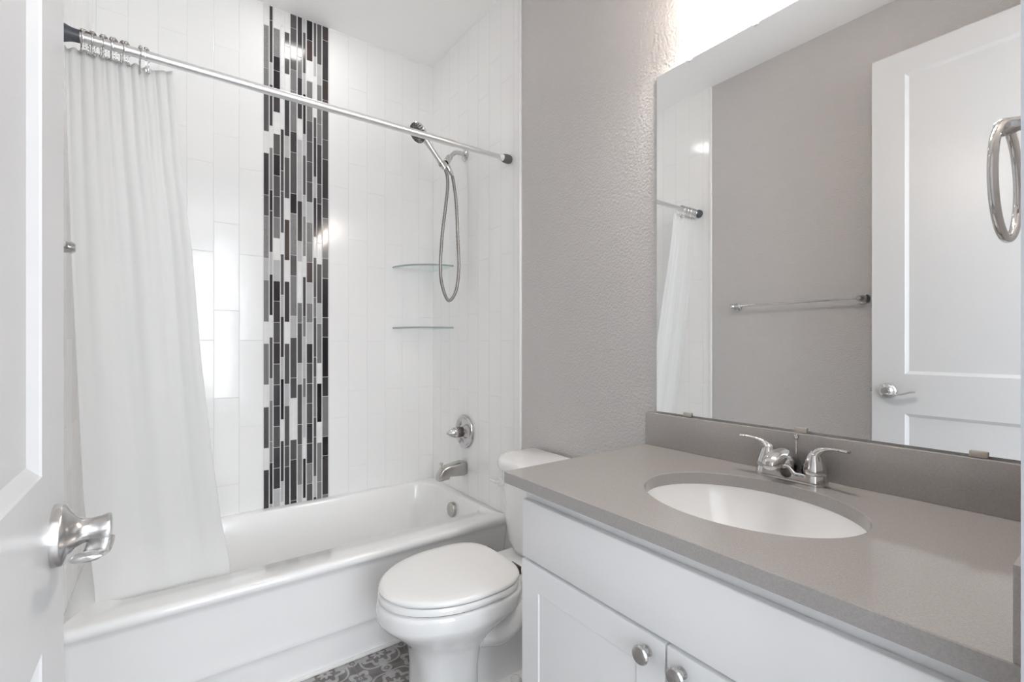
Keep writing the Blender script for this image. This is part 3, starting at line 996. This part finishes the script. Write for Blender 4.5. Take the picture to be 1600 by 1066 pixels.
def outer(z, inset=0.0, n=96):
    pts = []
    x0, x1, y0, y1 = CX0 + inset, CX1, CY0 + inset * 0, CY1 - inset
    for k in range(n):
        a = 2 * PI * k / n
        dx, dy = math.cos(a), math.sin(a)
        c = []
        if dx > 1e-9: c.append((x1 - SX) / dx)
        if dx < -1e-9: c.append((x0 - SX) / dx)
        if dy > 1e-9: c.append((y1 - SY) / dy)
        if dy < -1e-9: c.append((y0 - SY) / dy)
        s = min(c)
        pts.append(Vector((SX + dx * s, SY + dy * s, z)))
    for cx, cy in ((x0, y0), (x1, y0), (x1, y1), (x0, y1)):   # snap the nearest sample to each corner
        i = min(range(n), key=lambda q: (pts[q].x - cx) ** 2 + (pts[q].y - cy) ** 2)
        pts[i] = Vector((cx, cy, z))
    return pts


t = bmesh.new()
lp = [oval(SA, SB, CZ0), outer(CZ0, 0.0015), outer(CZ0 + 0.0015, 0.0), outer(CZ1 - 0.0015, 0.0), outer(CZ1, 0.0015), oval(SA + 0.0015, SB + 0.0015, CZ1), oval(SA, SB, CZ1 - 0.0015), oval(SA, SB, CZ0)]
loft(t, lp, False, False)
bmesh.ops.remove_doubles(t, verts=list(t.verts), dist=1e-6)
finish('slab', t, 'quartz', ct, angle=30)
finish('backsplash', B(1.2105, 1.2315, CY0, CY1, CZ1 + 0.0002, 0.957, bev=0.0012), 'quartz', ct)
finish('side_splash', B(CX0 + 0.001, 1.210, CY0, CY0 + 0.0175, CZ1 + 0.0002, 0.954, bev=0.0012), 'quartz', ct)

sk = thing('sink', 'oval white undermount sink set in the grey countertop', 'sink', (SX, SY, 0.70))
t = bmesh.new()
fl_ = []
for z, k in ((0.8285, 1.09), (0.8285, 1.005), (0.820, 0.998), (0.80, 0.975), (0.77, 0.93), (0.74, 0.86), (0.715, 0.76), (0.700, 0.62), (0.692, 0.42), (0.690, 0.12)):
    fl_.append(oval(SA * k, SB * k, z))
fl_ += [oval(SA * 0.12, SB * 0.12, 0.680), oval(SA * 0.62, SB * 0.62, 0.690), oval(SA * 0.90, SB * 0.90, 0.735), oval(SA * 1.02, SB * 1.02, 0.80), oval(SA * 1.09, SB * 1.09, 0.8285)]
loft(t, fl_, False, False)
bmesh.ops.remove_doubles(t, verts=list(t.verts), dist=1e-6)
finish('basin', t, 'porcelain', sk, angle=60)
t = bmesh.new()
lathe(t, (SX + 0.015, SY, 0.690), (0, 0, 1), [(0, 0.030), (0.002, 0.030), (0.003, 0.022), (0.001, 0.018), (0.004, 0.016), (0.005, 0)], 36)
finish('drain', t, 'chrome', sk)

# ---------------------------------------------------------------- faucet
FXc, FYc = 1.163, 0.497
fa = thing('faucet', 'chrome two-handle centerset faucet behind the oval sink', 'faucet', (FXc, FYc, CZ1))


def stadium(hw, hy, z, n=16, dx=0.0):
    pts = []
    for k in range(n + 1):
        a = PI * k / n
        pts.append(Vector((FXc + dx + hw * math.cos(a), FYc + hy + hw * math.sin(a), z)))
    for k in range(n + 1):
        a = PI + PI * k / n
        pts.append(Vector((FXc + dx + hw * math.cos(a), FYc - hy + hw * math.sin(a), z)))
    return pts


t = bmesh.new()
loft(t, [stadium(0.0265, 0.050, CZ1 + 0.0003), stadium(0.0265, 0.050, CZ1 + 0.006), stadium(0.0245, 0.050, CZ1 + 0.020), stadium(0.0225, 0.050, CZ1 + 0.0235), stadium(0.018, 0.050, CZ1 + 0.0245)])
finish('base_plate', t, 'chrome', fa, angle=30)
for s_ in (-1, 1):
    t = bmesh.new()
    hy = FYc + s_ * 0.050
    lathe(t, (FXc, hy, CZ1 + 0.0245), (0, 0, 1), [(0, 0.0245), (0.004, 0.0255), (0.012, 0.0245), (0.024, 0.0205), (0.034, 0.0165), (0.044, 0.012), (0.050, 0.007), (0.0515, 0)], 40)
    pth = spline([(FXc, hy, CZ1 + 0.060), (FXc - 0.003, hy + s_ * 0.008, CZ1 + 0.074), (FXc - 0.006, hy + s_ * 0.024, CZ1 + 0.083), (FXc - 0.010, hy + s_ * 0.044, CZ1 + 0.0865), (FXc - 0.014, hy + s_ * (0.062 if s_ < 0 else 0.054), CZ1 + 0.087), (FXc - 0.016, hy + s_ * (0.072 if s_ < 0 else 0.061), CZ1 + 0.087)], 8)
    m_ = len(pth)
    tube(t, pth, [0.0125 - 0.006 * min(1, k / (m_ * 0.45)) + (0.0015 if k > m_ * 0.7 else 0) - (0.003 if k == m_ - 1 else 0) for k in range(m_)], 18, flat=[1.0 - 0.5 * min(1, k / (m_ * 0.6)) for k in range(m_)], up=(1, 0, 0.01) if False else None)
    finish('handle', t, 'chrome', fa, angle=50)
t = bmesh.new()


def spout_loop(x, z0, z1, w, n=24):
    return [Vector((x, FYc + w * math.sin(2 * PI * k / n), (z0 + z1) / 2 + (z1 - z0) / 2 * (abs(math.cos(2 * PI * k / n)) ** 0.8) * (1 if math.cos(2 * PI * k / n) > 0 else -1))) for k in range(n)]


loft(t, [spout_loop(FXc + 0.026, CZ1 + 0.003, CZ1 + 0.030, 0.013), spout_loop(FXc + 0.016, CZ1 + 0.003, CZ1 + 0.050, 0.0175), spout_loop(FXc, CZ1 + 0.003, CZ1 + 0.066, 0.0200), spout_loop(FXc - 0.018, CZ1 + 0.004, CZ1 + 0.0755, 0.0210),
         spout_loop(FXc - 0.032, CZ1 + 0.012, CZ1 + 0.0790, 0.0215), spout_loop(FXc - 0.052, CZ1 + 0.030, CZ1 + 0.0790, 0.0218), spout_loop(FXc - 0.074, CZ1 + 0.037, CZ1 + 0.0755, 0.0215),
         spout_loop(FXc - 0.094, CZ1 + 0.037, CZ1 + 0.069, 0.0195), spout_loop(FXc - 0.106, CZ1 + 0.038, CZ1 + 0.061, 0.0150), spout_loop(FXc - 0.111, CZ1 + 0.042, CZ1 + 0.055, 0.008)])
finish('spout', t, 'chrome', fa, angle=60)
t = bmesh.new()
tube(t, [(FXc + 0.030, FYc, CZ1 + 0.020), (FXc + 0.030, FYc, CZ1 + 0.094)], 0.0026, 14)
lathe(t, (FXc + 0.030, FYc, CZ1 + 0.088), (0, 0, 1), [(0, 0.003), (0.003, 0.0045), (0.009, 0.0062), (0.012, 0.006), (0.013, 0)], 20)
bx(t, FXc + 0.022, FXc + 0.036, FYc - 0.008, FYc + 0.008, CZ1 + 0.001, CZ1 + 0.024, bev=0.003)
finish('lift_rod', t, 'chrome', fa)

# ---------------------------------------------------------------- mirror
mi = thing('mirror', 'large frameless wall mirror above the vanity', 'mirror', (XR, 0.50, 0.962))
MY0, MY1, MZ0, MZ1 = 0.0655, 0.9146, 0.962, 2.001
t = bmesh.new()
bx(t, 1.2275, 1.2325, MY0, MY1, MZ0, MZ1)
for f in t.faces:
    f.material_index = 0 if f.calc_center_median().x < 1.2276 else 1
finish('mirror_pane', t, ['mirror_glass', 'mirror_edge'], mi, smooth=False)
for y in (0.800, 0.609, 0.200):
    t = bmesh.new()
    lathe(t, (1.2325, y, MZ1 + 0.001), (-1, 0, 0), [(0, 0.008), (0.007, 0.008), (0.009, 0.006), (0.0092, 0)], 24)
    tube(t, [(1.2325, y, MZ1 + 0.014), (1.2245, y, MZ1 + 0.014)], [0.0025, 0.002], 10)
    c_ = finish('mirror_clip', t, 'clip_clear', mi)
for y in (0.805, 0.500, 0.194):
    t = bmesh.new()
    bx(t, 1.2215, 1.2270, y - 0.013, y + 0.013, MZ0 - 0.0045, MZ0 + 0.008, bev=0.002)
    finish('mirror_clip', t, 'clip_plastic', mi)

# ---------------------------------------------------------------- towel ring on the near wall
tr_ = thing('towel_ring', 'chrome towel ring hanging at the right edge in front of the mirror', 'towel ring', (0.965, YF, 1.49))
t = bmesh.new()
lathe(t, (0.965, YF + 0.0003, 1.480), (0, 1, 0), [(0, 0.026), (0.006, 0.026), (0.012, 0.018), (0.016, 0.011), (0.050, 0.010), (0.062, 0.0125), (0.068, 0.013), (0.074, 0.010), (0.075, 0)], 36)
finish('post', t, 'chrome', tr_)
t = bmesh.new()
rc, RR = Vector((0.961, 0.124, 1.400)), 0.0800
tube(t, [rc + Vector((RR * math.sin(a), -0.03 * RR * math.sin(a), RR * math.cos(a))) for a in [2 * PI * k / 72 for k in range(72)]], 0.0058, 16, close=True)
finish('ring', t, 'chrome', tr_, angle=80)

# ---------------------------------------------------------------- towel bar on the left wall (seen in the mirror)
tb = thing('towel_bar', 'slim chrome towel bar on the grey left wall, seen in the mirror', 'towel bar', (XL, 1.13, 1.388))
BXc = XL + 0.064
t = bmesh.new()
tube(t, [(BXc, 0.825, 1.388), (BXc, 1.440, 1.388)], 0.0055, 18)
finish('bar', t, 'chrome', tb)
for y in (0.822, 1.443):
    t = bmesh.new()
    lathe(t, (XL + 0.0003, y, 1.388), (1, 0, 0), [(0, 0.024), (0.006, 0.024), (0.012, 0.016), (0.020, 0.0105), (0.050, 0.010), (0.062, 0.0135), (0.072, 0.0135), (0.078, 0.009), (0.079, 0)], 32)
    finish('bracket', t, 'chrome', tb)

# ---------------------------------------------------------------- open door
DX0, DX1, DY0, DY1, DZ1 = -0.133, -0.098, 0.088, 0.7493, 2.432
dr = bpy.data.objects.new('door_1', None)
COL.objects.link(dr)
dr.location = (DX0, DY0, 0)
dr['kind'] = 'structure'
dr['label'] = 'open white two-panel door at the left edge of the view'
dr['category'] = 'door'
t = bmesh.new()
PY0, PY1 = DY0 + 0.118, 0.6325
panels = [(1.042, 2.330), (0.240, 0.872)]


def door_face(t, x, d):
    """stiles and rails flush at x; panels recessed by d with sloped sticking"""
    ys = [DY0, PY0, PY1, DY1]
    zs = [0.008, panels[1][0], panels[1][1], panels[0][0], panels[0][1], DZ1]
    V = {(i, j): t.verts.new((x, ys[i], zs[j])) for i in range(4) for j in range(6)}
    for i in range(3):
        for j in range(5):
            q = (V[i, j], V[i + 1, j], V[i + 1, j + 1], V[i, j + 1])
            if i == 1 and j in (1, 3):
                w = 0.013
                y0, y1, z0, z1 = ys[1] + w, ys[2] - w, zs[j] + w, zs[j + 1] - w
                e = 0.0022
                s1 = [t.verts.new((x + d * 0.22, yy, zz)) for yy, zz in ((ys[1] + e, zs[j] + e), (ys[2] - e, zs[j] + e), (ys[2] - e, zs[j + 1] - e), (ys[1] + e, zs[j + 1] - e))]
                s = [t.verts.new((x + d, yy, zz)) for yy, zz in ((y0, z0), (y1, z0), (y1, z1), (y0, z1))]
                for k in range(4):
                    t.faces.new((q[k], q[(k + 1) % 4], s1[(k + 1) % 4], s1[k]))
                    t.faces.new((s1[k], s1[(k + 1) % 4], s[(k + 1) % 4], s[k]))
                t.faces.new(s)
            else:
                t.faces.new(q)
    return V, zs


Va, zs = door_face(t, DX1, -0.0085)
Vb, _ = door_face(t, DX0, 0.0085)
for j in range(5):
    t.faces.new((Va[0, j], Va[0, j + 1], Vb[0, j + 1], Vb[0, j]))
    t.faces.new((Va[3, j], Va[3, j + 1], Vb[3, j + 1], Vb[3, j]))
for i in range(3):
    t.faces.new((Va[i, 0], Va[i + 1, 0], Vb[i + 1, 0], Vb[i, 0]))
    t.faces.new((Va[i, 5], Va[i + 1, 5], Vb[i + 1, 5], Vb[i, 5]))
finish('door_panel', t, 'door_paint', dr, smooth=False)
LY, LZ = 0.6915, 0.966
t = bmesh.new()
for x, s_ in ((DX1, 1), (DX0, -1)):
    lathe(t, (x, LY, LZ), (s_, 0, 0), [(0, 0.0325), (0.007, 0.0325), (0.009, 0.0315), (0.0125, 0.0245), (0.018, 0.0165), (0.024, 0.0132), (0.030, 0.0125), (0.038, 0.0132), (0.044, 0.0150), (0.0465, 0.0145), (0.047, 0.012), (0.047, 0)], 44)
    xx = x + s_ * 0.0385
    pth = spline([(xx, LY - 0.004, LZ - 0.0105), (xx, LY - 0.020, LZ - 0.0125), (xx - s_ * 0.001, LY - 0.044, LZ - 0.0125), (xx - s_ * 0.002, LY - 0.068, LZ - 0.006), (xx - s_ * 0.002, LY - 0.088, LZ + 0.002), (xx - s_ * 0.003, LY - 0.102, LZ + 0.003)], 8)
    m_ = len(pth)
    tube(t, pth, [0.0118 - (0.004 if k == m_ - 1 else 0) for k in range(m_)], 20, flat=0.30, up=(0, 0, 1))
lv = finish('door_lever', t, 'brushed_chrome', dr, angle=50)
t = bmesh.new()
bx(t, DX0 + 0.006, DX1 - 0.006, DY1 - 0.0005, DY1 + 0.0012, LZ - 0.028, LZ + 0.028, bev=0.0005)
bx(t, DX0 + 0.011, DX1 - 0.011, DY1, DY1 + 0.010, LZ - 0.009, LZ + 0.009, bev=0.002)
finish('latch', t, 'nickel', dr)
for i, z in enumerate((0.25, 1.22, 2.20)):
    t = bmesh.new()
    tube(t, [(DX1 - 0.001, DY0 - 0.010, z - 0.045), (DX1 - 0.001, DY0 - 0.010, z + 0.045)], 0.006, 14)
    bx(t, DX1 - 0.030, DX1 - 0.002, DY0 - 0.002, DY0 + 0.0005, z - 0.045, z + 0.045)
    finish('hinge', t, 'nickel', dr)

# ---------------------------------------------------------------- vanity light (only the foot of one shade shows at the top edge)
vlt = thing('vanity_light', 'three-shade vanity light above the mirror at the top edge', 'wall lamp', (XR, 0.50, 2.25))
finish('backplate', B(1.212, XR - 0.0003, 0.30, 0.70, 2.235, 2.285, bev=0.006, seg=3), 'light_metal', vlt)
VX_ = 1.150
for y in (0.690, 0.500, 0.310):
    t = bmesh.new()
    tube(t, spline([(1.214, y, 2.262), (1.195, y, 2.275), (1.17, y, 2.272), (VX_, y, 2.250)], 6), 0.007, 14)
    lathe(t, (VX_, y, 2.216), (0, 0, 1), [(0, 0.020), (0.028, 0.020), (0.040, 0.010), (0.040, 0)], 28)
    finish('arm', t, 'light_metal', vlt)
    t = bmesh.new()
    prof = [(0.0, 0.052), (0.008, 0.0515), (0.035, 0.046), (0.075, 0.036), (0.105, 0.026), (0.125, 0.020)]
    inner_ = [(d, r_ - 0.003) for d, r_ in prof][::-1]
    n = 36
    loops = [[Vector((VX_ + r_ * math.cos(2 * PI * k / n), y + r_ * math.sin(2 * PI * k / n), 2.102 + d)) for k in range(n)] for d, r_ in prof + inner_ + prof[:1]]
    loft(t, loops, False, False)
    bmesh.ops.remove_doubles(t, verts=list(t.verts), dist=1e-6)
    finish('shade', t, 'lit_shade', vlt, angle=60)
    t = bmesh.new()
    ball(t, (VX_, y, 2.190), 0.018, 10)
    finish('bulb', t, 'lit_bulb', vlt)
    l = bpy.data.lights.new('vanity_bulb_light', 'POINT')
    l.energy = VANITY_W * 2.3
    l.color = (1.0, 0.95, 0.905)
    l.shadow_soft_size = 0.024
    o = bpy.data.objects.new('vanity_bulb_light', l)
    COL.objects.link(o)
    o.location = (VX_, y, 2.140)

# recessed ceiling light over the tub
cl = thing('recessed_light', 'round recessed ceiling light above the tub, just out of view', 'ceiling light', (BATH_LIGHT[0], BATH_LIGHT[1], ZC))
t = bmesh.new()
lathe(t, (BATH_LIGHT[0], BATH_LIGHT[1], ZC - 0.0003), (0, 0, -1), [(0, 0.095), (0.004, 0.095), (0.008, 0.088), (0.008, 0)], 48)
finish('trim_ring', t, 'trim_white', cl)
t = bmesh.new()
lathe(t, (BATH_LIGHT[0], BATH_LIGHT[1], ZC - 0.0085), (0, 0, -1), [(0, 0.078), (0.004, 0.074), (0.006, 0.0)], 48)
finish('diffuser', t, 'lit_diffuser', cl)
